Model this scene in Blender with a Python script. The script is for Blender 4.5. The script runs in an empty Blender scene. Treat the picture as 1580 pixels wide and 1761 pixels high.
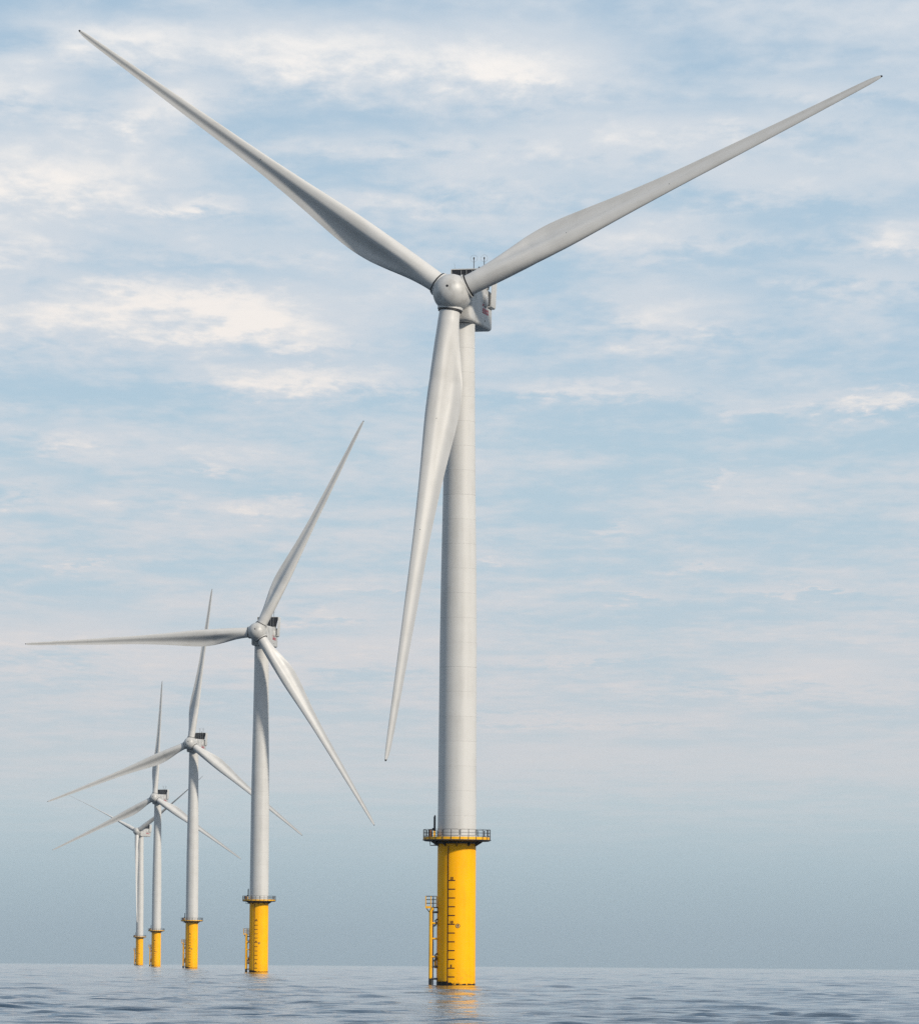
import bpy, math, random
import numpy as np
from mathutils import Matrix, Vector

# ------------------------------------------------------------------ camera, sky, sun, exposure
scene = bpy.context.scene
FOCAL_PX, IMG_W, IMG_H = 8880.0, 1580.0, 1761.0      # focal length in photo pixels
EYE = 2.75                                           # eye height above the sea (small boat)
EARTH = 7.43e6                                       # earth radius incl. refraction
PITCH, ROLL = math.radians(4.983), math.radians(0.40)

cam_data = bpy.data.cameras.new('camera')
cam_data.sensor_fit = 'HORIZONTAL'
cam_data.sensor_width = 36.0
cam_data.lens = 36.0 * FOCAL_PX / IMG_W
cam_data.clip_start, cam_data.clip_end = 0.5, 40000.0
cam = bpy.data.objects.new('camera', cam_data)
scene.collection.objects.link(cam)
fw = Vector((0, math.cos(PITCH), math.sin(PITCH)))
r0 = Vector((1, 0, 0)); u0 = Vector((0, -math.sin(PITCH), math.cos(PITCH)))
rt = math.cos(ROLL) * r0 + math.sin(ROLL) * u0
up = -math.sin(ROLL) * r0 + math.cos(ROLL) * u0
m = Matrix((rt, up, -fw)).transposed().to_4x4()
m.translation = (0, 0, EYE)
cam.matrix_world = m
scene.camera = cam

SUN_AZ, SUN_EL = 47.0, 31.0       # degrees to the right of straight behind the camera, and up
sun_dir = Vector((math.sin(math.radians(SUN_AZ)) * math.cos(math.radians(SUN_EL)),
                  -math.cos(math.radians(SUN_AZ)) * math.cos(math.radians(SUN_EL)),
                  math.sin(math.radians(SUN_EL))))
sun_data = bpy.data.lights.new('sun', 'SUN')
sun_data.energy = 4.4
sun_data.angle = math.radians(4.0)
sun_data.color = (1.0, 0.90, 0.755)
sun = bpy.data.objects.new('sun', sun_data)
sun.rotation_euler = sun_dir.to_track_quat('Z', 'Y').to_euler()
scene.collection.objects.link(sun)

vs = scene.view_settings
vs.view_transform = 'Standard'; vs.look = 'None'; vs.exposure = 0.0; vs.gamma = 1.0
vs.use_curve_mapping = False
scene.render.engine = 'CYCLES'
scene.cycles.use_denoising = False
scene.cycles.max_bounces = 6
scene.cycles.sample_clamp_indirect = 6.0


def lin(r, g, b):
    f = lambda c: (c / 255 / 12.92) if c / 255 <= 0.04045 else ((c / 255 + 0.055) / 1.055) ** 2.4
    return (f(r), f(g), f(b), 1.0)


class Nodes:
    """tiny helper to write node graphs as expressions"""
    def __init__(self, tree):
        self.t = tree; self.n = tree.nodes; self.l = tree.links
    def new(self, kind, **kw):
        nd = self.n.new(kind)
        for k, v in kw.items(): setattr(nd, k, v)
        return nd
    def put(self, sock, v):
        if isinstance(v, bpy.types.NodeSocket): self.l.new(v, sock)
        elif v is not None: sock.default_value = v
    def math(self, op, a, b=None, c=None, clamp=False):
        nd = self.new('ShaderNodeMath', operation=op, use_clamp=clamp)
        for i, v in enumerate((a, b, c)):
            if v is not None: self.put(nd.inputs[i], v)
        return nd.outputs[0]
    def vec(self, x, y, z=0.0):
        nd = self.new('ShaderNodeCombineXYZ')
        for i, v in enumerate((x, y, z)): self.put(nd.inputs[i], v)
        return nd.outputs[0]
    def noise(self, vec, scale=1.0, detail=4.0, rough=0.5, dist=0.0, dims='3D'):
        nd = self.new('ShaderNodeTexNoise', noise_dimensions=dims)
        self.put(nd.inputs['Vector'], vec)
        nd.inputs['Scale'].default_value = scale; nd.inputs['Detail'].default_value = detail
        nd.inputs['Roughness'].default_value = rough; nd.inputs['Distortion'].default_value = dist
        return nd.outputs[0]
    def ramp(self, fac, stops, interp='LINEAR'):
        nd = self.new('ShaderNodeValToRGB'); cr = nd.color_ramp; cr.interpolation = interp
        while len(cr.elements) < len(stops): cr.elements.new(0.5)
        for e, (p, c) in zip(cr.elements, stops): e.position = p; e.color = c
        self.put(nd.inputs[0], fac)
        return nd.outputs[0]
    def step(self, v, a, b):
        nd = self.new('ShaderNodeMapRange', interpolation_type='SMOOTHSTEP')
        self.put(nd.inputs['Value'], v)
        nd.inputs['From Min'].default_value = a; nd.inputs['From Max'].default_value = b
        return nd.outputs[0]
    def mix(self, fac, a, b, blend='MIX'):
        nd = self.new('ShaderNodeMix', data_type='RGBA', blend_type=blend)
        self.put(nd.inputs[0], fac); self.put(nd.inputs[6], a); self.put(nd.inputs[7], b)
        return nd.outputs[2]


def sky_point(px, py):
    """direction of a cloud seen in the photo -> (azimuth, elevation) in units of 1000/8880 rad"""
    d = fw * FOCAL_PX + rt * (px - IMG_W / 2) - up * (py - IMG_H / 2)
    d.normalize()
    return math.atan2(d.x, d.y) * FOCAL_PX / 1000, math.asin(d.z) * FOCAL_PX / 1000


world = bpy.data.worlds.new('World'); scene.world = world; world.use_nodes = True
W = Nodes(world.node_tree); world.node_tree.nodes.clear()
tc = W.new('ShaderNodeTexCoord')
sep = W.new('ShaderNodeSeparateXYZ'); W.put(sep.inputs[0], tc.outputs['Generated'])
X, Y, Z = sep.outputs
el = W.math('MULTIPLY', W.math('ARCSINE', Z), FOCAL_PX / 1000)
az = W.math('MULTIPLY', W.math('ARCTAN2', X, Y), FOCAL_PX / 1000)

nishita = W.new('ShaderNodeTexSky', sky_type='NISHITA')
nishita.sun_disc = False
nishita.sun_elevation = math.radians(SUN_EL)
nishita.sun_rotation = math.radians(180.0 - SUN_AZ)
nishita.air_density = 1.0; nishita.dust_density = 1.5; nishita.ozone_density = 1.5
clear = W.mix(1.0, nishita.outputs[0], (0.085, 0.085, 0.085, 1), 'MULTIPLY')

# haze along the horizon, thinning upwards (el in 1000/8880 rad: 1.66 = top of the photograph)
hz = [(0.00, (157, 175, 187)), (0.05, (160, 178, 190)), (0.10, (166, 185, 196)), (0.17, (176, 195, 205)),
      (0.26, (189, 205, 213)), (0.34, (198, 208, 215)), (0.46, (192, 206, 216)), (0.66, (186, 206, 219)),
      (0.88, (181, 205, 220)), (1.08, (176, 202, 221)), (1.35, (177, 202, 221)), (1.70, (170, 196, 218)),
      (3.5, (156, 186, 214)), (13.9, (124, 158, 200))]
haze_col = W.ramp(W.math('DIVIDE', el, 14.0), [(max(0, p / 14.0), lin(*c)) for p, c in hz])
haze_fac = W.math('SUBTRACT', 0.94, W.math('MULTIPLY', W.step(el, 0.5, 9.0), 0.5))
base_sky = W.mix(haze_fac, clear, haze_col)

# cloud sheet: one high layer seen in perspective
zz = W.math('ADD', W.math('MAXIMUM', Z, 0.0), 0.035)
qx = W.math('DIVIDE', X, zz); qy = W.math('DIVIDE', Y, zz)
big = W.noise(W.vec(W.math('MULTIPLY', qx, 2.1), W.math('MULTIPLY', qy, 1.7), 3.7), 1.0, 4.0, 0.5, 0.1)
mid = W.noise(W.vec(W.math('MULTIPLY', qx, 7.0), W.math('MULTIPLY', qy, 4.3), 11.3), 1.0, 6.0, 0.56, 0.2)
fine = W.noise(W.vec(W.math('MULTIPLY', qx, 32.0), W.math('MULTIPLY', qy, 13.0), 5.1), 1.0, 4.0, 0.6, 0.2)
lump = W.noise(W.vec(W.math('MULTIPLY', qx, 18.0), W.math('MULTIPLY', qy, 7.0), 21.9), 1.0, 6.0, 0.62, 0.3)
warp = W.math('MULTIPLY', W.math('SUBTRACT', mid, 0.5), 0.22)
warp2 = W.math('MULTIPLY', W.math('SUBTRACT', fine, 0.5), 0.075)
uu = W.math('ADD', az, W.math('MULTIPLY', warp, 2.0))
vv = W.math('ADD', W.math('ADD', el, W.math('MULTIPLY', warp, 0.35)), warp2)
# the cloud banks one can make out in the photograph: x, y, half width, half height (photo px), weight
BANKS = [(180, 490, 90, 14, .5), (330, 515, 130, 18, .5), (470, 548, 90, 16, .5), (565, 588, 60, 14, .45), (190, 58, 90, 22, .4), (950, 120, 90, 22, .4),
         (1000, 250, 300, 26, .3), (1420, 160, 140, 20, .3), (1100, 410, 260, 24, .3), (1450, 480, 160, 20, .3), (700, 245, 160, 20, .25), (330, 430, 200, 22, .25),
         (60, 300, 190, 52, 1.0), (225, 195, 90, 30, .85), (300, 160, 80, 20, .45), (150, 530, 280, 48, .5), (430, 555, 160, 38, .48),
         (530, 650, 150, 22, .8), (330, 85, 260, 40, .6), (620, 90, 200, 45, .6), (900, 105, 160, 55, .65), (30, 155, 60, 30, .5),
         (20, 425, 70, 40, .6), (355, 352, 55, 12, .55), (820, 320, 130, 40, .45), (1150, 545, 90, 34, .55), (1290, 330, 200, 36, .45),
         (1560, 400, 70, 25, .6), (1240, 215, 170, 22, .4), (1000, 670, 130, 14, .55), (1510, 690, 90, 14, .8), (1320, 705, 40, 10, .35),
         (100, 755, 70, 14, .5), (470, 870, 50, 12, .6), (380, 798, 30, 9, .5), (30, 840, 60, 20, .4), (290, 855, 40, 15, .35),
         (1255, 822, 30, 9, .5), (580, 1055, 50, 12, .5), (835, 963, 35, 7, .45), (1060, 905, 40, 10, .35), (1230, 970, 50, 8, .4),
         (1360, 1165, 160, 26, .4), (960, 1235, 160, 10, .5), (80, 1100, 200, 40, .45), (640, 1130, 160, 40, .3), (1150, 1320, 450, 45, .3),
         (1080, 1025, 40, 7, .4), (1380, 1015, 70, 7, .4), (160, 970, 30, 6, .4), (655, 1012, 40, 6, .35), (1010, 1130, 60, 8, .3)]
total = None
for (px, py, sx, sy, wgt) in BANKS:
    bu, bv = sky_point(px, py)
    du = W.math('MULTIPLY_ADD', uu, 1000.0 / sx, -bu * 1000.0 / sx)
    dv = W.math('MULTIPLY_ADD', vv, 1000.0 / sy, -bv * 1000.0 / sy)
    d2 = W.math('MULTIPLY_ADD', du, du, W.math('MULTIPLY', dv, dv))
    g = W.math('POWER', 2.718, W.math('MULTIPLY', d2, -0.8))
    total = W.math('MULTIPLY', g, wgt) if total is None else W.math('MULTIPLY_ADD', g, wgt, total)
dens = W.math('MULTIPLY_ADD', big, 0.50, W.math('MULTIPLY_ADD', mid, 0.56, W.math('MULTIPLY', fine, 0.22)))
dens = W.math('ADD', dens, W.math('MULTIPLY', total, 0.42))
thin = W.math('MULTIPLY', W.step(dens, 0.50, 0.80), W.step(el, 0.12, 0.45))
thick = W.math('MULTIPLY', W.step(W.math('ADD', dens, W.math('MULTIPLY', W.math('SUBTRACT', lump, 0.5), 0.46)), 0.73, 1.13), W.step(el, 0.15, 0.6))
thin_col = W.ramp(W.math('DIVIDE', el, 2.0), [(0.0, lin(200, 204, 209)), (0.25, lin(213, 213, 216)), (0.5, lin(211, 217, 224)), (1.0, lin(218, 225, 232))])
thick_col = W.ramp(W.math('DIVIDE', el, 2.0), [(0.0, lin(208, 207, 208)), (0.25, lin(226, 219, 216)), (0.5, lin(246, 239, 233)), (1.0, lin(255, 252, 248))])
sky_col = W.mix(W.math('MULTIPLY', thin, 0.85), base_sky, thin_col)
sky_col = W.mix(W.math('MULTIPLY', thick, 0.92), sky_col, thick_col)
bg = W.new('ShaderNodeBackground'); W.put(bg.inputs[0], sky_col); bg.inputs[1].default_value = 1.0
wo = W.new('ShaderNodeOutputWorld'); W.l.new(bg.outputs[0], wo.inputs[0])

# ------------------------------------------------------------------ materials
def material(name, color, rough=0.5, metallic=0.0, spec=0.5):
    mt = bpy.data.materials.new(name); mt.use_nodes = True
    G = Nodes(mt.node_tree)
    b = mt.node_tree.nodes['Principled BSDF']
    b.inputs['Base Color'].default_value = (*color[:3], 1)
    b.inputs['Roughness'].default_value = rough; b.inputs['Metallic'].default_value = metallic
    b.inputs['Specular IOR Level'].default_value = spec
    return mt, G, b


def painted(name, color, dirt, amount, rough, streak=(0.9, 0.9, 0.05)):
    """satin paint with faint weathering that runs down the surface"""
    mt, G, b = material(name, color, rough)
    co = G.new('ShaderNodeTexCoord').outputs['Object']
    mp = G.new('ShaderNodeMapping'); G.put(mp.inputs[0], co); mp.inputs['Scale'].default_value = streak
    n1 = G.noise(mp.outputs[0], 1.6, 6, 0.6)
    n2 = G.noise(co, 0.35, 4, 0.55)
    n3 = G.noise(co, 6.0, 3, 0.6)
    f = G.math('MULTIPLY', G.step(G.math('MULTIPLY_ADD', n2, 0.5, G.math('MULTIPLY', n1, 0.5)), 0.42, 0.72), amount)
    col = G.mix(f, (*color[:3], 1), (*dirt[:3], 1))
    rnd = G.new('ShaderNodeObjectInfo').outputs['Random']
    hv = G.new('ShaderNodeHueSaturation'); G.put(hv.inputs['Value'], G.math('MULTIPLY_ADD', rnd, 0.03, 0.985)); G.put(hv.inputs['Color'], col)
    col = hv.outputs[0]
    G.put(b.inputs['Base Color'], col)
    G.put(b.inputs['Roughness'], G.math('MULTIPLY_ADD', n3, 0.18, rough - 0.09))
    return mt, G, b, col


M = {}
M['tower_white'] = painted('tower paint', (0.51, 0.508, 0.50), (0.40, 0.395, 0.38), 0.6, 0.42)[0]
M['blade_white'] = painted('blade gelcoat', (0.50, 0.497, 0.49), (0.39, 0.385, 0.37), 0.6, 0.42, (1.2, 1.2, 0.08))[0]
M['nacelle_white'] = painted('nacelle gelcoat', (0.45, 0.45, 0.445), (0.27, 0.265, 0.25), 0.85, 0.45, (0.9, 0.9, 0.55))[0]

mt, G, b, col = painted('yellow pile paint', (0.90, 0.425, 0.0), (0.74, 0.30, 0.0), 0.6, 0.5, (1.2, 1.2, 0.10))
b.inputs['Specular IOR Level'].default_value = 0.18
# growth line and tide stains at the water, thicker on the sheltered side
co = G.new('ShaderNodeTexCoord').outputs['Object']
sp = G.new('ShaderNodeSeparateXYZ'); G.put(sp.inputs[0], co)
edge = G.noise(co, 5.0, 5, 0.65)
side = G.math('MULTIPLY', G.step(sp.outputs[0], -0.2, -1.2), 0.30)
line = G.math('ADD', G.math('MULTIPLY_ADD', edge, 0.85, -0.22), side)
grow = G.step(G.math('SUBTRACT', sp.outputs[2], line), 0.06, -0.02)
stain = G.math('MULTIPLY', G.math('MULTIPLY', G.step(sp.outputs[2], 2.6, 0.2), G.step(G.noise(co, 2.2, 5, 0.6), 0.42, 0.70)), 0.55)
col2 = G.mix(stain, col, (0.42, 0.22, 0.02, 1))
# run-off below the platform
spv = G.vec(G.math('MULTIPLY', sp.outputs[0], 7.0), G.math('MULTIPLY', sp.outputs[1], 7.0), G.math('MULTIPLY', sp.outputs[2], 0.25))
runs = G.math('MULTIPLY', G.math('MULTIPLY', G.step(G.noise(spv, 1.0, 4, 0.6), 0.55, 0.75), G.step(sp.outputs[2], 10.0, 16.5)), 0.5)
col2 = G.mix(runs, col2, (0.40, 0.20, 0.02, 1))
G.put(b.inputs['Base Color'], G.mix(grow, col2, (0.010, 0.010, 0.009, 1)))
M['yellow'] = mt
mt, G, b, col = painted('yellow steel', (0.80, 0.41, 0.0), (0.50, 0.22, 0.01), 0.6, 0.5, (2, 2, 0.4))
co = G.new('ShaderNodeTexCoord').outputs['Object']
sp = G.new('ShaderNodeSeparateXYZ'); G.put(sp.inputs[0], co)
grow = G.step(G.math('MULTIPLY_ADD', G.noise(co, 4.0, 4, 0.6), -0.5, sp.outputs[2]), 0.72, 0.60)
G.put(b.inputs['Base Color'], G.mix(grow, col, (0.010, 0.010, 0.009, 1)))
M['yellow_steel'] = mt
M['dark_steel'] = material('dark galvanised steel', (0.035, 0.037, 0.042), 0.55, 0.0)[0]
M['black'] = material('black rubber seal', (0.008, 0.008, 0.010), 0.6)[0]
M['radiator'] = material('radiator core', (0.012, 0.013, 0.018), 0.5)[0]
M['mark'] = material('dark marking paint', (0.05, 0.008, 0.006), 0.6)[0]
M['badge'] = material('pale badge paint', (0.72, 0.45, 0.14), 0.55)[0]
M['red'] = material('red lettering', (0.30, 0.008, 0.03), 0.5)[0]
M['rust'] = material('brown cabinet paint', (0.20, 0.075, 0.02), 0.6)[0]
M['grey'] = material('grey steel', (0.22, 0.23, 0.24), 0.5)[0]
M['white_trim'] = painted('shroud paint', (0.47, 0.47, 0.465), (0.33, 0.325, 0.31), 0.7, 0.45)[0]

mt, G, b = material('sea water', (0.016, 0.036, 0.062), 0.06)
b.inputs['IOR'].default_value = 1.333; b.inputs['Roughness'].default_value = 0.04
co = G.new('ShaderNodeTexCoord').outputs['Object']
bump = G.new('ShaderNodeBump'); bump.inputs['Strength'].default_value = 0.9; bump.inputs['Distance'].default_value = 0.07
mp = G.new('ShaderNodeMapping'); G.put(mp.inputs[0], co); mp.inputs['Scale'].default_value = (0.55, 1.5, 1.0)
G.put(bump.inputs['Height'], G.noise(mp.outputs[0], 1.2, 5, 0.6))
G.put(b.inputs['Normal'], bump.outputs[0])
M['sea'] = mt

# ------------------------------------------------------------------ mesh helpers
COL = scene.collection


def mesh_from(name, verts, faces, mat, smooth=35):
    me = bpy.data.meshes.new(name)
    me.from_pydata([tuple(v) for v in verts], [], faces); me.update()
    me.materials.append(M[mat])
    if smooth:
        for p in me.polygons: p.use_smooth = True
        me.set_sharp_from_angle(angle=math.radians(smooth))
    return me


def lathe(profile, n=48, a0=0.0, a1=2 * math.pi, axis='z'):
    """profile: (radius, height) list; closed ring when a full turn"""
    full = abs(a1 - a0 - 2 * math.pi) < 1e-6
    cols = n if full else n + 1
    vs_, fs = [], []
    for i in range(cols):
        a = a0 + (a1 - a0) * i / n
        for (r, z) in profile:
            vs_.append((r * math.cos(a), r * math.sin(a), z) if axis == 'z' else (r * math.cos(a), z, r * math.sin(a)))
    k = len(profile)
    for i in range(n):
        j = (i + 1) % cols
        for q in range(k - 1):
            fs.append((i * k + q, j * k + q, j * k + q + 1, i * k + q + 1) if axis == 'z' else (i * k + q, i * k + q + 1, j * k + q + 1, j * k + q))
    return vs_, fs


def box(x0, x1, y0, y1, z0, z1):
    v = [(x0, y0, z0), (x1, y0, z0), (x1, y1, z0), (x0, y1, z0), (x0, y0, z1), (x1, y0, z1), (x1, y1, z1), (x0, y1, z1)]
    f = [(0, 3, 2, 1), (4, 5, 6, 7), (0, 1, 5, 4), (1, 2, 6, 5), (2, 3, 7, 6), (3, 0, 4, 7)]
    return v, f


def tube(pts, r, n=8, closed=False):
    pts = [Vector(p) for p in pts]; vs_, fs = [], []
    m_ = len(pts); prev = None
    for i, p in enumerate(pts):
        if closed: t = pts[(i + 1) % m_] - pts[i - 1]
        else: t = pts[min(i + 1, m_ - 1)] - pts[max(i - 1, 0)]
        t.normalize()
        ref = prev if prev is not None else (Vector((0, 0, 1)) if abs(t.z) < 0.9 else Vector((1, 0, 0)))
        a = (ref - t * ref.dot(t))
        if a.length < 1e-5: a = t.orthogonal()
        a.normalize(); prev = a; b_ = t.cross(a)
        rr = r[i] if isinstance(r, (list, tuple)) else r
        for k in range(n):
            th = 2 * math.pi * k / n
            vs_.append(p + a * math.cos(th) * rr + b_ * math.sin(th) * rr)
    for i in range(m_ if closed else m_ - 1):
        j = (i + 1) % m_
        for k in range(n):
            l = (k + 1) % n
            fs.append((i * n + k, i * n + l, j * n + l, j * n + k))
    if not closed:
        fs.append(tuple(range(n))[::-1]); fs.append(tuple((m_ - 1) * n + k for k in range(n)))
    return vs_, fs


def join(*parts):
    vs_, fs = [], []
    for v, f in parts:
        o = len(vs_); vs_ += list(v); fs += [tuple(i + o for i in q) for q in f]
    return vs_, fs


def loft(rings, cap=True):
    n = len(rings[0]); vs_ = [p for r in rings for p in r]; fs = []
    for i in range(len(rings) - 1):
        for k in range(n):
            l = (k + 1) % n
            fs.append((i * n + k, i * n + l, (i + 1) * n + l, (i + 1) * n + k))
    if cap:
        fs.append(tuple(range(n))[::-1]); fs.append(tuple((len(rings) - 1) * n + k for k in range(n)))
    return vs_, fs


def rounded_rect(hx, z0, z1, r, n=6):
    pts = []
    for (cx, cz, a) in ((hx - r, z1 - r, 0), (-hx + r, z1 - r, 90), (-hx + r, z0 + r, 180), (hx - r, z0 + r, 270)):
        for i in range(n + 1):
            t = math.radians(a + 90 * i / n); pts.append((cx + r * math.cos(t), cz + r * math.sin(t)))
    return pts


def text_mesh(name, body, height, mat, wrap=None, depth=0.012, bold=0.0):
    cu = bpy.data.curves.new(name, 'FONT'); cu.body = body; cu.size = height / 0.72
    cu.align_x = 'CENTER'; cu.align_y = 'CENTER'; cu.extrude = depth; cu.offset = bold
    ob = bpy.data.objects.new(name, cu); COL.objects.link(ob)
    me = bpy.data.meshes.new_from_object(ob.evaluated_get(bpy.context.evaluated_depsgraph_get()))
    bpy.data.objects.remove(ob); bpy.data.curves.remove(cu)
    me.name = name; me.materials.clear(); me.materials.append(M[mat])
    if wrap:                                        # (radius, angle, z): bend round the pile
        R, ang, z = wrap
        for v in me.vertices:
            a = ang + v.co.x / R; rr = R + v.co.z
            v.co = (rr * math.sin(a), -rr * math.cos(a), z + v.co.y)
    return me


def arc_strip(R, a0, a1, z0, z1, n, t=0.008):
    """thin painted strip standing 4 mm+ proud of a cylinder; angle 0 faces the camera, + to the right"""
    vs_ = []; fs = []
    for i in range(n + 1):
        a = a0 + (a1 - a0) * i / n
        for (r, z) in ((R, z0), (R + t, z0), (R + t, z1), (R, z1)):
            vs_.append((r * math.sin(a), -r * math.cos(a), z))
    for i in range(n):
        for q in range(4):
            s = (q + 1) % 4
            fs.append((i * 4 + q, i * 4 + s, (i + 1) * 4 + s, (i + 1) * 4 + q))
    fs.append((0, 3, 2, 1)); fs.append(tuple(n * 4 + q for q in (0, 1, 2, 3)))
    return vs_, fs


# ------------------------------------------------------------------ the sea: one curved sheet to beyond the horizon
def build_sea():
    rng = np.random.default_rng(11)
    rad = [0.0, 15, 40, 70, 100, 120]
    d = 135.0
    while d < 9500:
        rad.append(d); d += max(0.30, 0.0019 * d)
    rad = np.array(rad)
    fine_ang = np.radians(np.linspace(-8.2, 8.2, 440))
    outer = np.radians(np.concatenate([np.arange(9.5, 20, 2.0), np.arange(22, 341, 6.0), np.arange(342, 351, 2.0)]))
    ang = np.concatenate([fine_ang, outer])
    nr, na = len(rad), len(ang)
    R, A = np.meshgrid(rad, ang, indexing='ij')
    x = R * np.sin(A); y = R * np.cos(A)
    z = np.zeros_like(x)
    gust = np.zeros_like(x)
    for i in range(22):
        lx = 5.0 * (70 / 5.0) ** rng.uniform(); ly = lx * rng.uniform(2.2, 4.0)
        gust += np.sin(2 * np.pi * (x / lx * rng.choice([-1, 1]) + y / ly) + rng.uniform(0, 6.28)) * np.sin(2 * np.pi * (x / lx * 0.37 - y / ly * 0.81) + rng.uniform(0, 6.28))
    gust = np.clip(1.0 + 0.21 * gust, 0.4, 1.8)
    drow = np.gradient(R, axis=0)
    N = 130
    for i in range(N):
        lam = 0.8 * (26.0 / 0.8) ** ((i + rng.uniform()) / N)
        th = math.radians(12) + rng.normal() * 0.36
        slope = 0.0200 * (1.15 if lam < 2.6 else (1.0 if lam < 3.2 else (3.2 / lam) ** 1.3))
        k = 2 * np.pi / lam
        ph = rng.uniform(0, 2 * np.pi)
        keep = np.clip((lam / (drow * 2.1) - 1.0) / 0.5, 0, 1)
        s = np.sin(k * (x * math.sin(th) + y * math.cos(th)) + ph)
        far = 1.0 + np.clip((R - 450) / 1200, 0, 1.6) * (1.0 if lam > 5 else 0.0)
        z += slope / k * gust * keep * far * (s + 0.22 * (1 - 2 * s * s))
    edge = np.ones(na); edge[440:] = 0.0; edge[:6] = np.linspace(0, 1, 6); edge[434:440] = np.linspace(1, 0, 6)
    z = z * edge[None, :]
    z[:6, :] = 0
    z -= R * R / (2 * EARTH)
    co = np.stack([x, y, z], -1).reshape(-1, 3).astype(np.float32)
    idx = np.arange(nr * na).reshape(nr, na)
    nxt = np.roll(idx, -1, axis=1)
    q = np.stack([idx[:-1], idx[1:], nxt[1:], nxt[:-1]], -1)[1:].reshape(-1, 4)[:, ::-1]
    me = bpy.data.meshes.new('sea')
    me.vertices.add(nr * na); me.vertices.foreach_set('co', co.ravel())
    me.loops.add(q.size); me.loops.foreach_set('vertex_index', q.ravel().astype(np.int32))
    me.polygons.add(len(q))
    me.polygons.foreach_set('loop_start', np.arange(0, q.size, 4, dtype=np.int32))
    me.polygons.foreach_set('loop_total', np.full(len(q), 4, dtype=np.int32))
    me.polygons.foreach_set('use_smooth', np.ones(len(q), dtype=bool))
    me.update(calc_edges=True); me.validate()
    me.materials.append(M['sea'])
    o = bpy.data.objects.new('sea', me); COL.objects.link(o)
    o['kind'] = 'structure'; o['label'] = 'calm grey blue sea rippled by light wind'
    return o


build_sea()

# ------------------------------------------------------------------ one turbine, described as a list of parts
# fixed parts: (name, mesh, parent index or None, label);   yawed parts use the nacelle frame
HUB_Z, OVERHANG, TILT = 81.0, 4.4, math.radians(6.0)
PILE_R = 2.27
DECK_Z = 16.85
fixed = []


def add(name, geo, mat, parent=None, smooth=35, label=None):
    me = geo if isinstance(geo, bpy.types.Mesh) else mesh_from(name, geo[0], geo[1], mat, smooth)
    fixed.append((name, me, parent, label))
    return len(fixed) - 1


# monopile and its markings
pile = add('monopile', lathe([(PILE_R, -9.0), (PILE_R, 0.0), (PILE_R - 0.015, 8.0), (PILE_R - 0.03, DECK_Z - 0.02)], 72), 'yellow')
rad_at = lambda z: PILE_R - 0.03 * max(0, z) / DECK_Z + 0.004
A_LINE = math.radians(-25.6)
add('draught_line', arc_strip(PILE_R - 0.012, A_LINE - 0.024, A_LINE + 0.024, 0.05, DECK_Z - 0.6, 2, 0.024), 'mark', pile)
for k in range(1, 13):
    z = 1.02 * k
    add('draught_tick', arc_strip(rad_at(z) - 0.004, A_LINE + 0.026, math.radians(-4.0), z - 0.062, z + 0.062, 6, 0.016), 'mark', pile)
for k, s in ((2, '5'), (7, '10'), (12, '15')):
    add('draught_numeral', text_mesh('draught_numeral', s, 0.30, 'mark', (rad_at(k) + 0.003, math.radians(-14.5), 1.02 * k + 0.23), 0.010, 0.02), 'mark', pile)
BZ, BA = 6.95, math.radians(4.5)


def badge_ring(r_in, r_out, lift):
    vs_, fs = [], []
    n = 28
    for i in range(n):
        t = 2 * math.pi * i / n
        for rr, dl in ((r_in, 0), (r_in, lift), (r_out, lift), (r_out, 0)):
            a = BA + rr * math.cos(t) / PILE_R; R = rad_at(BZ) + dl
            vs_.append((R * math.sin(a), -R * math.cos(a), BZ + rr * math.sin(t)))
    for i in range(n):
        j = (i + 1) % n
        for q in range(4):
            s = (q + 1) % 4
            fs.append((i * 4 + q, i * 4 + s, j * 4 + s, j * 4 + q))
    return vs_, fs


add('number_badge', badge_ring(0.02, 0.19, 0.006), 'badge', pile)
add('badge_ring', badge_ring(0.19, 0.265, 0.010), 'mark', pile)
add('badge_numeral', text_mesh('badge_numeral', '8', 0.24, 'mark', (rad_at(BZ) + 0.008, BA, BZ), 0.006, 0.022), 'mark', pile)

# tower: welded cans, each its own ring with a shallow joint
prof_z = [16.9, 18.9, 40.4, 47.5, 59.8, 68.0, 77.9]
prof_r = [2.25, 2.25, 2.17, 2.09, 1.89, 1.79, 1.71]
tr = lambda z: float(np.interp(z, prof_z, prof_r))
seams = list(np.linspace(DECK_Z + 0.05, 77.85, 22))
for i in range(21):
    z0, z1 = seams[i], seams[i + 1]
    dp = 0.020 if i in (7, 14) else 0.008
    du = 0.020 if i in (6, 13) else 0.008
    prof = [(tr(z0) - dp - 0.02, z0), (tr(z0) - dp, z0 + 0.002), (tr(z0), z0 + dp), (tr((z0 + z1) / 2), (z0 + z1) / 2), (tr(z1), z1 - du), (tr(z1) - du, z1 - 0.002), (tr(z1) - du - 0.02, z1)]
    add('tower_section', lathe(prof, 72), 'tower_white', None, 30)
add('yaw_ring', lathe([(1.45, 77.7), (1.60, 77.8), (1.60, 78.15), (1.4, 78.2)], 40), 'black')

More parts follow.
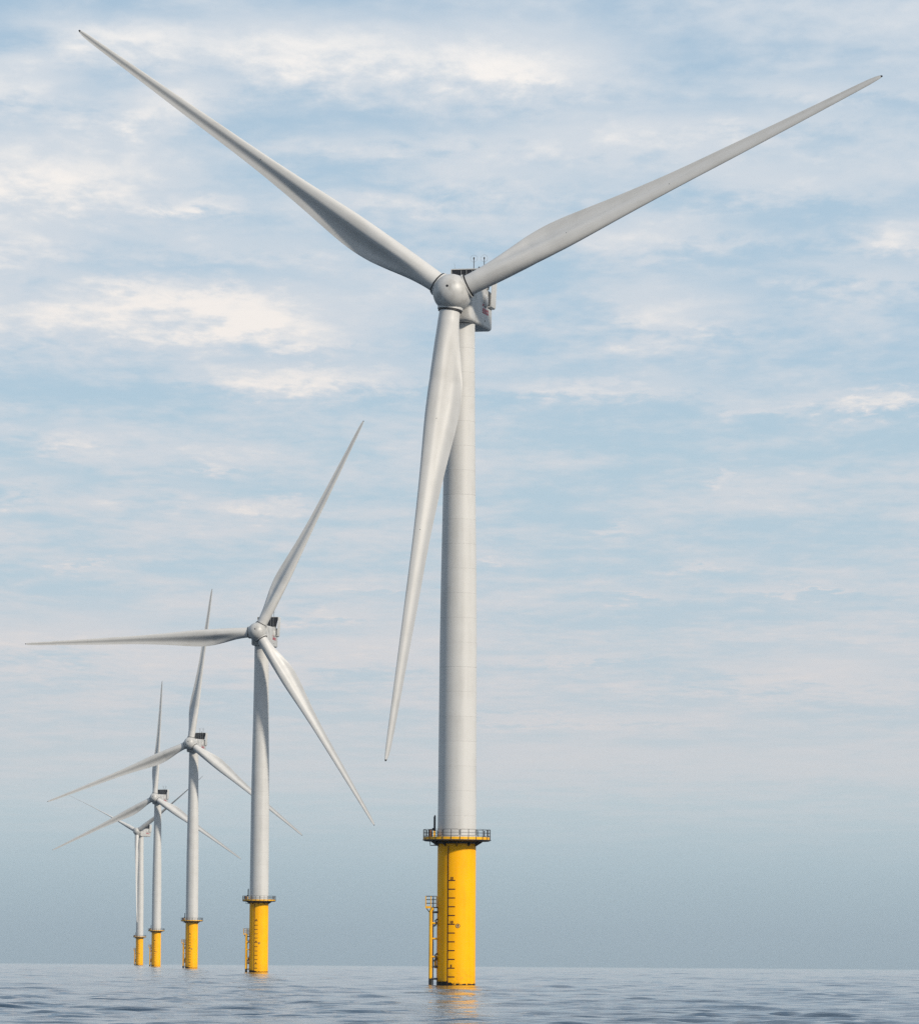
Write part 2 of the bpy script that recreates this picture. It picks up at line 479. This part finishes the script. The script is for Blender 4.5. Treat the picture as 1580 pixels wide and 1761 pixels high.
# working platform
deck = add('platform_deck', lathe([(2.28, DECK_Z - 0.02), (3.75, DECK_Z - 0.02), (4.02, DECK_Z + 0.10), (4.02, DECK_Z + 0.16), (2.28, DECK_Z + 0.16)], 60), 'dark_steel')
add('support_collar', lathe([(2.26, DECK_Z - 0.30), (2.36, DECK_Z - 0.30), (2.52, DECK_Z - 0.06), (2.26, DECK_Z - 0.06)], 48), 'dark_steel', deck)
for i in range(10):
    a = math.radians(18 + 36 * i)
    c, s = math.cos(a), math.sin(a); w = 0.06
    prof = [(2.26, DECK_Z - 0.62), (2.26, DECK_Z - 0.05), (3.1, DECK_Z - 0.05), (3.1, DECK_Z - 0.12)]
    rings = [[(r * c - t * s, r * s + t * c, z) for r, z in prof] for t in (-w, w)]
    add('bracket', loft(rings), 'dark_steel', deck)
add('toe_board', lathe([(3.84, DECK_Z + 0.17), (3.88, DECK_Z + 0.17), (3.88, DECK_Z + 0.46), (3.84, DECK_Z + 0.46), (3.84, DECK_Z + 0.17)], 60), 'yellow_steel', deck)
RAIL_R = 3.92
post_geo = None
for i in range(24):
    a = 2 * math.pi * (i + 0.35) / 24
    p = (RAIL_R * math.cos(a), RAIL_R * math.sin(a))
    add('rail_post', tube([(p[0], p[1], DECK_Z + 0.12), (p[0], p[1], DECK_Z + 1.36)], 0.036, 6), 'dark_steel')
for i in range(12):
    a0 = 2 * math.pi * (i + 0.02) / 12 + 0.10; a1 = a0 + 2 * math.pi / 12 - 0.05
    pts = []
    zl, zh, rc = DECK_Z + 0.58, DECK_Z + 1.34, 0.14
    for (ca, cz, q) in ((a1 - rc / RAIL_R, zh - rc, 0), (a0 + rc / RAIL_R, zh - rc, 90), (a0 + rc / RAIL_R, zl + rc, 180), (a1 - rc / RAIL_R, zl + rc, 270)):
        for k in range(4):
            t = math.radians(q + 30 * k); pts.append((ca + rc / RAIL_R * math.cos(t), cz + rc * math.sin(t)))
    full = []
    for k, (a, z) in enumerate(pts):                       # follow the curve of the deck between corners
        full.append((a, z)); b2 = pts[(k + 1) % len(pts)]
        if abs(b2[0] - a) > 0.2:
            for q in range(1, 5): full.append((a + (b2[0] - a) * q / 5, z))
    loop = [(RAIL_R * math.cos(a), RAIL_R * math.sin(a), z) for a, z in full]
    mid_ = [(RAIL_R * math.cos(a0 + (a1 - a0) * q / 6), RAIL_R * math.sin(a0 + (a1 - a0) * q / 6), (zl + zh) / 2) for q in range(7)]
    add('railing_panel', join(tube(loop, 0.026, 5, True), tube(mid_, 0.024, 5)), 'dark_steel')
# equipment on the deck
cab = add('switch_cabinet', box(-3.35, -2.85, -1.2, -0.5, DECK_Z + 0.17, DECK_Z + 1.36), 'dark_steel')
add('cabinet_door', box(-3.16, -3.0, -1.23, -1.203, DECK_Z + 0.25, DECK_Z + 1.28), 'rust', cab)
add('equipment_locker', box(-2.72, -2.5, -1.5, -0.9, DECK_Z + 0.17, DECK_Z + 1.15), 'yellow_steel')
crane = add('davit_crane', join(tube([(-2.62, 0.7, DECK_Z + 0.16), (-2.62, 0.7, DECK_Z + 2.9)], 0.13, 10)), 'grey')
add('crane_arm', join(tube([(-2.62, 0.52, DECK_Z + 1.5), (-2.58, 0.50, DECK_Z + 2.98)], 0.09, 8), tube([(-2.62, 0.7, DECK_Z + 2.85), (-2.58, 0.45, DECK_Z + 3.0)], 0.08, 8)), 'dark_steel', crane)
add('crane_winch', box(-2.9, -2.55, 0.35, 0.75, DECK_Z + 1.25, DECK_Z + 1.55), 'black', crane)
add('hanging_frame', join(tube([(-3.12, -0.4, DECK_Z), (-3.12, -0.4, DECK_Z - 0.50), (-2.2, -0.4, DECK_Z - 0.50)], 0.055, 6),
                          tube([(-2.62, -0.4, DECK_Z), (-2.62, -0.4, DECK_Z - 0.5)], 0.05, 6)), 'dark_steel', deck)

# boat landing on the left: two fender tubes, struts, ladder and rest platform
FX = -2.98
landing = add('boat_landing', join(box(-3.62, -2.24, -0.85, 0.85, 9.02, 9.16)), 'dark_steel')
for s in (-0.72, 0.72):
    add('fender_tube', tube([(FX, s, -4.0), (FX, s, 8.7), (FX + 0.25, s, 9.05)], 0.20, 12), 'yellow_steel', landing)
    for z in (8.55, 7.25, 5.45, 3.35, 2.2, 0.78):
        add('strut', tube([(FX + 0.1, s, z), (-math.sqrt(PILE_R ** 2 - s * s) + 0.05, s, z)], 0.115, 8), 'yellow_steel' if z in (7.25, 5.45, 3.35) else 'dark_steel', landing)
    add('diagonal_brace', tube([(-3.5, s, 9.0), (FX - 0.02, s, 8.35)], 0.05, 6), 'dark_steel', landing)
for z, b_ in ((7.25, 0.5), (3.2, 0.55)):
    add('bumper_hoop', tube([(-2.72, -0.72, z - 0.35), (-2.45, -0.78, z - 0.25), (-2.30, -0.8, z + 0.05), (-2.45, -0.78, z + b_ * 0.6), (-2.2, -0.75, z + b_)], 0.10, 8), 'dark_steel', landing)
add('cable_tube', tube([(-2.36, -0.55, 2.0), (-2.42, -0.55, 2.4), (-2.42, -0.55, 2.9), (-2.30, -0.5, 3.3)], 0.14, 8), 'yellow_steel', landing)
lad = add('ladder', join(tube([(-2.70, -0.25, -2.0), (-2.70, -0.25, 10.3)], 0.06, 6), tube([(-2.70, 0.25, -2.0), (-2.70, 0.25, 10.3)], 0.06, 6)), 'dark_steel', landing)
for k in range(30):
    add('rung', tube([(-2.70, -0.25, 0.1 + 0.31 * k), (-2.70, 0.25, 0.1 + 0.31 * k)], 0.022, 5), 'dark_steel', landing)
for (x, y) in ((-3.58, -0.8), (-3.58, 0.8), (-2.98, -0.8), (-2.98, 0.8), (-2.32, -0.8)):
    add('landing_post', tube([(x, y, 9.16), (x, y, 10.42)], 0.055, 6), 'yellow_steel', landing)
for z in (9.58, 10.0, 10.4):
    add('landing_rail', tube([(-2.30, -0.8, z), (-3.58, -0.8, z), (-3.58, 0.8, z), (-2.6, 0.8, z)], 0.045, 5), 'dark_steel', landing)
add('landing_kickplate', box(-3.63, -2.95, -0.89, -0.855, 8.98, 9.24), 'yellow_steel', landing)

# ---- nacelle frame: x to the right, y downwind, z up, origin on the tower axis at hub height
yawed = []


def addn(name, geo, mat, parent=None, smooth=35, label=None):
    me = geo if isinstance(geo, bpy.types.Mesh) else mesh_from(name, geo[0], geo[1], mat, smooth)
    yawed.append((name, me, parent, label))
    return len(yawed) - 1


def ring_y(hx, z0, z1, r, y):
    return [(x, y, z) for x, z in rounded_rect(hx, z0, z1, r)]


nac = addn('nacelle', loft([ring_y(1.40, -2.2, 1.20, 0.9, -2.80), ring_y(1.66, -2.75, 1.42, 0.60, -2.74), ring_y(1.84, -2.97, 1.60, 0.46, -2.58), ring_y(1.94, -3.07, 1.70, 0.40, -2.35),
                            ring_y(1.965, -3.1, 1.73, 0.38, -2.1), ring_y(1.98, -3.1, 1.74, 0.38, 7.6), ring_y(1.96, -3.07, 1.72, 0.40, 7.9), ring_y(1.90, -2.98, 1.66, 0.45, 8.25),
                            ring_y(1.76, -2.82, 1.55, 0.5, 8.52), ring_y(1.45, -2.4, 1.25, 0.5, 8.68)]), 'nacelle_white', None, 50)
addn('neck', lathe([(1.75, -2.2), (1.82, -2.8), (1.72, -3.1)], 40, axis='y'), 'nacelle_white', nac)
for i, y in enumerate((-0.6, 2.6, 5.0, 7.2)):
    addn('panel_joint', loft([[(x, yy, z) for x, z in rounded_rect(1.985, -3.112, 1.745, 0.40)] for yy in (y - 0.012, y + 0.012)], False), 'grey', nac)
# cooler: flared shroud around a dark radiator on the rear of the roof
outer = [(1.96, -0.42), (2.18, -0.44), (2.34, -0.32), (2.41, -0.10), (2.44, 1.0), (2.63, 4.15), (2.58, 4.28), (2.42, 4.32)]
inner = [(1.96, -0.33), (2.14, -0.35), (2.26, -0.26), (2.33, -0.06), (2.36, 1.0), (2.54, 4.08), (2.50, 4.17), (2.40, 4.20)]


def mirror_line(pts): return pts + [(-x, z) for x, z in reversed(pts)]


def shroud(y0, y1, o0, o1):
    op, ip = mirror_line(outer), mirror_line(inner); n = len(op); vs_ = []; fs = []
    for (y, sh) in ((y0, o0), (y1, o1)):
        vs_ += [(x, y + sh * max(0, z) / 4.8, z) for x, z in op]; vs_ += [(x, y + sh * max(0, z) / 4.8, z) for x, z in ip]
    for i in range(n - 1):
        fs += [(i, i + 1, n + i + 1, n + i), (2 * n + i + 1, 2 * n + i, 3 * n + i, 3 * n + i + 1),
               (i + 1, i, 2 * n + i, 2 * n + i + 1), (n + i, n + i + 1, 3 * n + i + 1, 3 * n + i)]
    fs += [(0, n, 3 * n, 2 * n), (2 * n - 1, n - 1, 3 * n - 1, 4 * n - 1)]
    return vs_, fs


addn('cooler_shroud', shroud(5.7, 8.25, 0.25, 0.0), 'white_trim', nac)
for s in (-1, 1):
    addn('shroud_floor', box(*(sorted((s * 1.99, s * 2.28))), 6.15, 8.2, -0.27, 1.2), 'nacelle_white', nac)
rw = [(-1.95, 5.98, 1.80), (1.95, 5.98, 1.80), (2.47, 6.0, 4.18), (-2.47, 6.0, 4.18)]
addn('radiator', loft([rw, [(x, y + 0.5, z) for x, y, z in rw]]), 'radiator', nac)
addn('radiator_sill', box(-1.94, 1.94, 5.88, 6.6, 1.73, 1.90), 'white_trim', nac)
for xb in (-1.35, -0.7, 0.0, 0.7, 1.35):
    addn('radiator_bar', box(xb - 0.03, xb + 0.03, 5.90, 5.97, 1.93, 4.12), 'grey', nac)
# round cover ahead of the fin, hatch ribs, roof instruments
for s in (-1, 1):
    rings = []
    for q, (y, k) in enumerate(((3.55, 0.25), (3.7, 0.8), (4.1, 1.0), (4.6, 1.0), (5.0, 0.8), (5.15, 0.25))):
        rings.append([(s * (1.90 + 0.42 * k * math.cos(t) ** 0.6 if math.cos(t) > 0 else 1.90), y, 0.15 + 0.85 * k * math.sin(t)) for t in np.linspace(-math.pi / 2, math.pi / 2, 9)])
    addn('side_cover', loft(rings), 'nacelle_white', nac)
for xm in (-0.15, 1.12):
    addn('wind_mast', tube([(xm, 7.5, 4.3), (xm, 7.5, 5.62)], 0.045, 6), 'dark_steel', nac)
    addn('wind_sensor', lathe([(0.02, 5.58), (0.085, 5.64), (0.085, 5.84), (0.02, 5.90)], 10), 'dark_steel', nac)
    me_ = yawed[-1][1]
    for v in me_.vertices: v.co.x += xm; v.co.y += 7.5
    ring_pts = [(xm + 0.42 * math.cos(t), 7.5, 5.72 + 0.42 * math.sin(t)) for t in np.linspace(0, 2 * math.pi, 25)[:-1]]
    addn('lightning_ring', tube(ring_pts, 0.014, 5, True), 'grey', nac)
addn('aviation_light', lathe([(0.0, 4.75), (0.10, 4.70), (0.13, 4.55), (0.09, 4.50), (0.09, 4.36)], 12), 'dark_steel', nac)
me_ = yawed[-1][1]
for v in me_.vertices: v.co.x += 0.5; v.co.y += 7.5
addn('whip_aerial', tube([(-2.4, 7.4, 4.30), (-2.52, 7.4, 5.2)], 0.015, 5), 'grey', nac)
# red name on the flank
tm = text_mesh('name_lettering', 'eneco', 0.95, 'red', None, 0.008, 0.03)
for v in tm.vertices: v.co = (1.985 + v.co.z, 4.55 + v.co.x * 1.0, -1.02 + v.co.y)
addn('name_lettering', tm, 'red', nac)
addn('lettering_flourish', tube([(1.99, 3.05, -0.62), (1.99, 3.2, -0.42), (1.99, 3.5, -0.36)], 0.06, 6), 'red', nac)
addn('flank_vent', box(1.975, 1.995, 4.2, 4.5, -2.35, -2.15), 'dark_steel', nac)

# ---- rotor: hub frame x right, -y upwind, z up
hub_prof = [(1.70, 1.75), (1.95, 1.55), (2.12, 1.0), (2.22, 0.3), (2.22, -0.35), (2.12, -0.95), (1.92, -1.5), (1.60, -2.0), (1.15, -2.38), (0.62, -2.60), (0.2, -2.66), (0.0, -2.665)]
hub_mesh = mesh_from('spinner', *lathe(hub_prof, 56, axis='y'), 'nacelle_white')
hatch_mesh = mesh_from('nose_hatch', *lathe([(0.0, -2.69), (0.15, -2.69), (0.17, -2.60)], 16, axis='y'), 'black')
for v in hatch_mesh.vertices: v.co.z += 0.28; v.co.y += 0.02

BL_R = [2.15, 3.2, 4.5, 6.0, 7.5, 9.0, 10.5, 12.0, 13.5, 15.0, 17.0, 19.0, 22.0, 25.0, 28.0, 31.0, 34.0, 37.0, 40.0, 43.0, 46.0, 48.5, 50.5, 52.2, 53.4, 54.3, 55.0, 55.5, 55.8, 56.0]
chord_raw = lambda r: float(np.interp(r, [2.1, 4, 6, 8.3, 10, 11.5, 13.2, 15.2, 17, 19, 22, 25, 28, 31, 36.7, 44.3, 49.8, 53, 54.3, 55.2, 55.7, 56.0],
                                      [2.44, 2.52, 2.95, 3.48, 3.82, 4.02, 4.08, 3.94, 3.66, 3.32, 2.84, 2.47, 2.15, 1.92, 1.64, 1.22, 0.93, 0.76, 0.66, 0.52, 0.36, 0.16]))
chord_f = lambda r: chord_raw(r) if r > 50 or r < 3 else sum(chord_raw(r + d) for d in (-1.4, -0.7, 0, 0.7, 1.4)) / 5
blend_f = lambda r: float(np.interp(r, [2.1, 3.5, 5.5, 8, 10.5, 13], [0, 0.04, 0.28, 0.66, 0.92, 1.0]))
thick_f = lambda r: float(np.interp(r, [2, 8, 11, 13, 16, 20, 26, 34, 45, 56], [0.55, 0.48, 0.40, 0.36, 0.32, 0.28, 0.245, 0.21, 0.185, 0.17]))
twist_f = lambda r: float(np.interp(r, [2, 9, 12, 16, 20, 26, 34, 44, 56], [14.5, 14.0, 12.5, 10.2, 8.0, 5.6, 3.2, 1.2, -0.5]))


def smoothstep(a, b, x):
    t = min(1, max(0, (x - a) / (b - a))); return t * t * (3 - 2 * t)


def blade_section(r, pitch):
    c, w, t = chord_f(r), blend_f(r), thick_f(r)
    n = 34; pts = []
    for i in range(2 * n):
        th = math.pi * i / n                       # 0 at leading edge -> pi trailing edge -> 2pi
        s = (1 - math.cos(th)) / 2
        yt = 5 * t * (0.2969 * math.sqrt(s) - 0.126 * s - 0.3516 * s * s + 0.2843 * s ** 3 - 0.1030 * s ** 4)
        if th <= math.pi: ya = yt * 0.92 + 0.04 * t * math.sin(math.pi * s)      # suction side, downwind
        else: ya = -yt * 1.05 * (1 - 1.14 * smoothstep(0.30, 0.80, s))         # cusped pressure side, upwind
        xa = 0.32 - s
        xc, yc = 0.5 * math.cos(th), 0.5 * math.sin(th)
        pts.append(((xa * w + xc * (1 - w)) * c, (ya * w + yc * (1 - w)) * c))
    a = -math.radians(twist_f(r) + pitch)
    ca, sa = math.cos(a), math.sin(a)
    pb = 2.2 * max(0.0, (r - 3) / 53) ** 2          # prebend, turns with the pitch
    ap = -math.radians(pitch)
    ox, oy = pb * math.sin(ap), -pb * math.cos(ap)
    cone = -r * math.sin(math.radians(2.0))
    return [(x * ca - y * sa + ox, x * sa + y * ca + oy + cone, r) for x, y in pts]


def blade_set(pitch):
    rings = []
    rs = []
    for i in range(len(BL_R) - 1):
        k = 4 if BL_R[i] < 20 else 3
        rs += [BL_R[i] + (BL_R[i + 1] - BL_R[i]) * q / k for q in range(k)]
    rs.append(BL_R[-1])
    body = mesh_from('blade', *loft([blade_section(r, pitch) for r in rs if r <= 55.85]), 'blade_white', 75)
    tip = mesh_from('blade_tip', *loft([[(x * 1.0, y, z) for x, y, z in blade_section(r, pitch)] for r in (55.80, 55.92, 56.02)]), 'black', 75)
    cone = -2.0 * math.sin(math.radians(2.0))
    collar = mesh_from('root_collar', *lathe([(1.2, 1.70), (1.48, 1.70), (1.50, 1.98), (1.44, 2.03), (1.2, 2.03)], 44), 'nacelle_white')
    seal = mesh_from('root_seal', *lathe([(1.1, 2.03), (1.40, 2.03), (1.40, 2.20), (1.1, 2.22)], 44), 'black')
    # two small drain/lightning dots on the upwind face
    dots = []
    for r in (15.2, 28.5):
        sec = blade_section(r, pitch); p = sec[int(len(sec) * 0.80)]
        dots.append(mesh_from('lightning_receptor', *lathe([(0.0, -0.02), (0.045, -0.02), (0.045, 0.03)], 10, axis='y'), 'black'))
        for v in dots[-1].vertices: v.co.x += p[0]; v.co.y += p[1] - 0.0; v.co.z += p[2]
    return body, [('blade_tip', tip), ('root_collar', collar), ('root_seal', seal)] + [('lightning_receptor', d) for d in dots]


BLADES_RUN, BLADES_FEATHER = blade_set(2.5), blade_set(84.0)


def build_turbine(loc, psi, phi, label, blades):
    """an Empty on the waterline; every part a copy that shares its mesh data"""
    root = bpy.data.objects.new('offshore_wind_turbine', None); COL.objects.link(root)
    root.empty_display_size = 3.0
    root.location = loc
    root['label'] = label; root['category'] = 'wind turbine'; root['group'] = 'wind turbines standing in a row in the sea'

    def put(name, me, parent, mat4, lab=None):
        o = bpy.data.objects.new(name, me); COL.objects.link(o)
        o.parent = parent; o.matrix_basis = mat4
        if lab: o['label'] = lab
        return o
    I = Matrix.Identity(4)
    made = []
    for name, me, par, lab in fixed:
        made.append(put(name, me, root if par is None else made[par], I, lab))
    yaw = Matrix.Translation((0, 0, HUB_Z)) @ Matrix.Rotation(-psi, 4, 'Z')
    madey = []
    for name, me, par, lab in yawed:
        madey.append(put(name, me, root if par is None else madey[par], yaw if par is None else I, lab))
    hor = Vector((math.cos(psi), -math.sin(psi), 0))
    n = Vector((-math.sin(psi) * math.cos(TILT), -math.cos(psi) * math.cos(TILT), math.sin(TILT)))
    v = n.cross(hor)
    hub = Vector((0, 0, HUB_Z)) + Vector((-math.sin(psi), -math.cos(psi), 0)) * OVERHANG
    hm = Matrix((hor, -n, v)).transposed().to_4x4(); hm.translation = hub
    sp_ = put('spinner', hub_mesh, root, hm)
    put('nose_hatch', hatch_mesh, sp_, I)
    body, subs = blades
    for k in range(3):
        f = phi + k * 2 * math.pi / 3
        u = hor * math.cos(f) + v * math.sin(f); w = hor * math.sin(f) - v * math.cos(f)
        bm_ = Matrix((w, -n, u)).transposed().to_4x4(); bm_.translation = hub; bm_ = bm_ @ Matrix.Diagonal((1, 1, 1.005, 1))
        bo = put('blade', body, root, bm_)
        for nm, me in subs: put(nm, me, bo, I)
    return root


def at(x, y): return (x, y, -(x * x + y * y) / (2 * EARTH))


TURBINES = [
    (at(-0.04, 605.8), 13.1, 144.65, 'nearest and largest white wind turbine on a yellow pile, filling the frame', BLADES_RUN),
    (at(-47.1, 1234.2), 11.5, -176.8, 'second nearest white wind turbine, one blade pointing level to the left', BLADES_RUN),
    (at(-95.5, 1869.1), 14.7, -157.4, 'middle wind turbine of the row, third nearest, crossing the level blade', BLADES_RUN),
    (at(-144.5, 2494.4), 18.0, -152.7, 'fourth wind turbine in the row, small, just right of the farthest one', BLADES_RUN),
    (at(-192.0, 3140.4), 28.7, 153.8, 'farthest and smallest wind turbine, leftmost, with thin edge on blades', BLADES_FEATHER),
]
for loc, psi, phi, label, bl in TURBINES:
    build_turbine(loc, math.radians(psi), math.radians(phi), label, bl)

# ------------------------------------------------------------------ thin sea haze: one closed box of even air round everything
def build_haze():
    me = bpy.data.meshes.new('haze')
    v, f = box(-9800, 9800, -9800, 9800, -14.5, 142.0)
    me.from_pydata(v, [], f); me.update()
    mt = bpy.data.materials.new('haze air'); mt.use_nodes = True
    nt = mt.node_tree; nt.nodes.clear()
    out = nt.nodes.new('ShaderNodeOutputMaterial'); pv = nt.nodes.new('ShaderNodeVolumePrincipled')
    pv.inputs['Color'].default_value = (0.66, 0.76, 0.84, 1)
    pv.inputs['Density'].default_value = HAZE_DENSITY
    pv.inputs['Anisotropy'].default_value = 0.0
    nt.links.new(pv.outputs[0], out.inputs['Volume'])
    me.materials.append(mt)
    o = bpy.data.objects.new('haze', me); COL.objects.link(o)
    o['kind'] = 'stuff'; o['label'] = 'thin pale blue haze over the sea'


HAZE_DENSITY = 1.8e-5
build_haze()
scene.cycles.volume_bounces = 0
